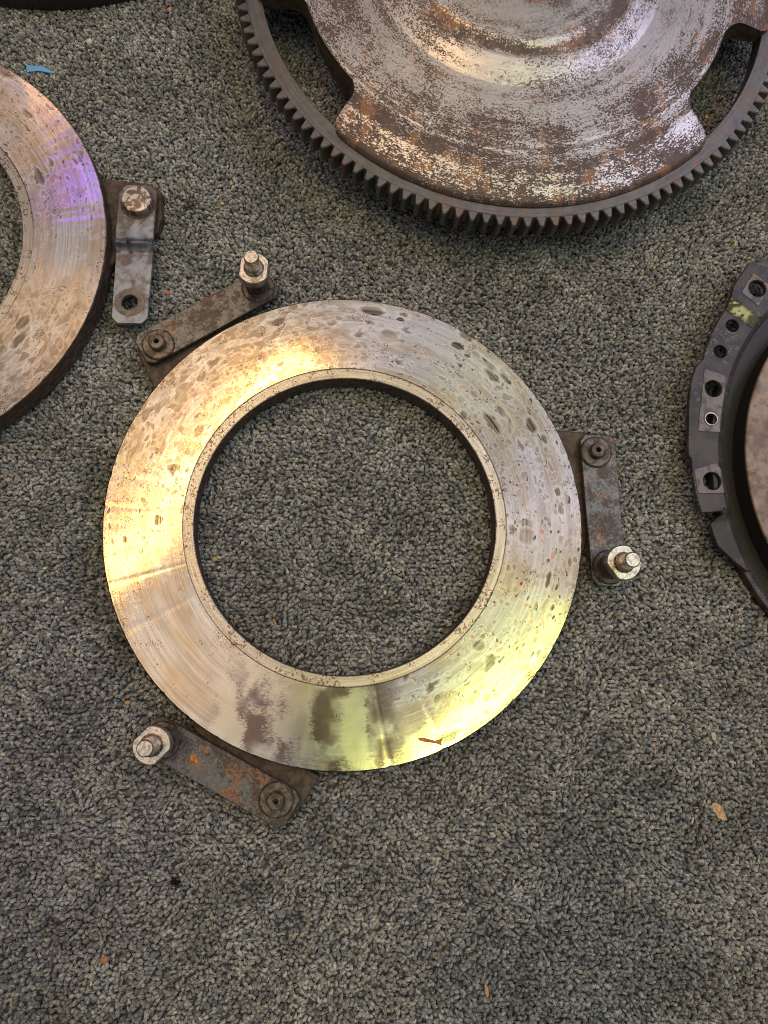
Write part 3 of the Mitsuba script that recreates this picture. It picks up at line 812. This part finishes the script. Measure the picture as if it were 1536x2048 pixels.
crumb('crumb_005', 213.9, 315.0, (2.4, 2.6, 1.6), (0.62, 0.38, 0.10), 'amber crumb seen through the right opening of the flywheel', 'crumb', 0, z=0.4, seed=10)
crumb('crumb_006', -70.8, 247.8, (2.2, 1.6, 1.2), (0.60, 0.42, 0.10), 'yellow crumb below left of the ring gear, beside the small black fluff', 'crumb', 0, seed=11)
crumb('crumb_007', -65.0, 319.5, (3.2, 1.6, 1.2), (0.55, 0.30, 0.10), 'amber crumb on the carpet beside the ring gear at the upper left', 'crumb', 0, seed=12)
crumb('crumb_008', -106.1, -24.4, (2.8, 2.0, 1.4), (0.60, 0.30, 0.10), 'orange crumb above the lower left nut of the middle ring', 'crumb', 20, seed=13)
crumb('crumb_009', -173.5, 87.1, (1.8, 2.8, 1.2), (0.50, 0.32, 0.16), 'brown crumb at the left edge below the left ring', 'crumb', 0, seed=14)
crumb('crumb_010', -168.1, 10.2, (2.4, 2.4, 1.4), (0.45, 0.36, 0.24), 'beige crumb at the left edge level with the lower part of the middle ring', 'crumb', 0, seed=15)
crumb('crumb_011', -148.2, 294.7, (1.4, 2.6, 1.0), (0.60, 0.48, 0.30), 'pale crumb beside the rim of the left ring', 'crumb', 0, seed=16)
crumb('crumb_012', 157.1, -49.3, (1.2, 2.6, 1.0), (0.58, 0.26, 0.16), 'pinkish crumb on the carpet right of the middle ring', 'crumb', -15, seed=17)
crumb('crumb_013', 20.8, 30.1, (1.6, 2.2, 1.0), (0.62, 0.54, 0.36), 'pale crumb inside the middle ring near its centre', 'crumb', 0, seed=18)
crumb('crumb_014', -114.7, -149.8, (1.2, 2.4, 1.0), (0.64, 0.50, 0.34), 'pale crumb near the bottom left corner below the orange red crumb', 'crumb', 0, seed=19)
flake('rust_flake', 41.4, -42.4, [(-6.4, 1.8), (-3.8, 0.4), (-0.6, 0.2), (3.4, -0.6), (5.6, -1.6), (5.4, 0.4), (5.8, 1.8), (2.6, 0.8), (-0.6, 1.6), (-3.8, 2.4)], 0.4, 'rust_skin', 'orange rust flake lying on the lower right face of the middle ring', 'rust flake', 0, 16.05, 0.15)
flake('rust_flake_001', -70.8, -49.4, [(-2.6, 0.8), (-1.2, -0.4), (0.6, -1.6), (2.6, -2.2), (2.4, 0.2), (1.0, 2.0), (-0.8, 1.8)], 0.4, 'rust_skin', 'bright orange rust flake on the lower left arm beside its nut', 'rust flake', 0, 12.0, 0.2)


def fluff(key, x, y, r, label, seed, colour=(0.012, 0.012, 0.014), count=46):
    rng = np.random.default_rng(seed)
    V, F, b = [], [], 0
    for i in range(count):
        p0 = rng.normal(0, r * 0.5, 3) * [1, 1, 0.25]
        d = rng.normal(0, 1, 3) * [1, 1, 0.3]
        d /= np.linalg.norm(d)
        e = np.cross(d, [0, 0, 1.0])
        s = np.linspace(-1, 1, 6)[:, None]
        pts = p0 + d * s * r * 0.42 + e * (s ** 2) * r * rng.uniform(-0.5, 0.5)
        n = np.array([[0, 0, 1.0], [0.87, 0, -0.5], [-0.87, 0, -0.5]])
        ring = pts[:, None] + 0.16 * (n[None, :, 2:] * np.array([0, 0, 1.0]) + n[None, :, :1] * e)
        V.append(ring.reshape(-1, 3))
        ii, jj = np.meshgrid(np.arange(5), np.arange(3), indexing='ij')
        q = np.stack([ii * 3 + jj, ii * 3 + (jj + 1) % 3, (ii + 1) * 3 + (jj + 1) % 3, (ii + 1) * 3 + jj], -1).reshape(-1, 4)
        F.append(np.vstack([q[:, [0, 1, 2]], q[:, [0, 2, 3]]]) + b)
        b += 18
    scene[key] = mikit.ply((np.vstack(V) * MM, np.vstack(F)), {'type': 'diffuse', 'reflectance': {'type': 'rgb', 'value': list(colour)}}, smooth=True, to_world=rigid(x, y, 0.7))
    labels[key] = {'label': label, 'category': 'lint'}


fluff('lint', -78.3, -107.2, 2.6, 'black fluff on the carpet below the lower left arm', 1, (0.03, 0.03, 0.032))
fluff('lint_001', -88.8, 245.9, 3.6, 'black fluff on the carpet between the left ring and the flywheel', 2, (0.05, 0.052, 0.055), 26)
fluff('lint_002', -77.4, -133.4, 3.4, 'thin white thread curled on the carpet near the bottom', 3, (0.6, 0.58, 0.52), 3)

# ------------------------------------------------------------------ the phone that takes the picture, mirrored as the dark patch on the ring
RIGHT = np.cross(FWD, UP)
pm = trimesh.creation.box([0.078, 0.160, 0.008])
m4 = np.eye(4)
m4[:3, 0], m4[:3, 1], m4[:3, 2] = RIGHT, UP, -FWD
m4[:3, 3] = CAM + RIGHT * -0.012 + UP * -0.060 - FWD * 0.0065
scene['phone'] = mikit.ply(pm, 'phone_black', to_world=T(m4))
labels['phone'] = {'label': 'black phone held above the parts, outside the picture', 'category': 'phone'}
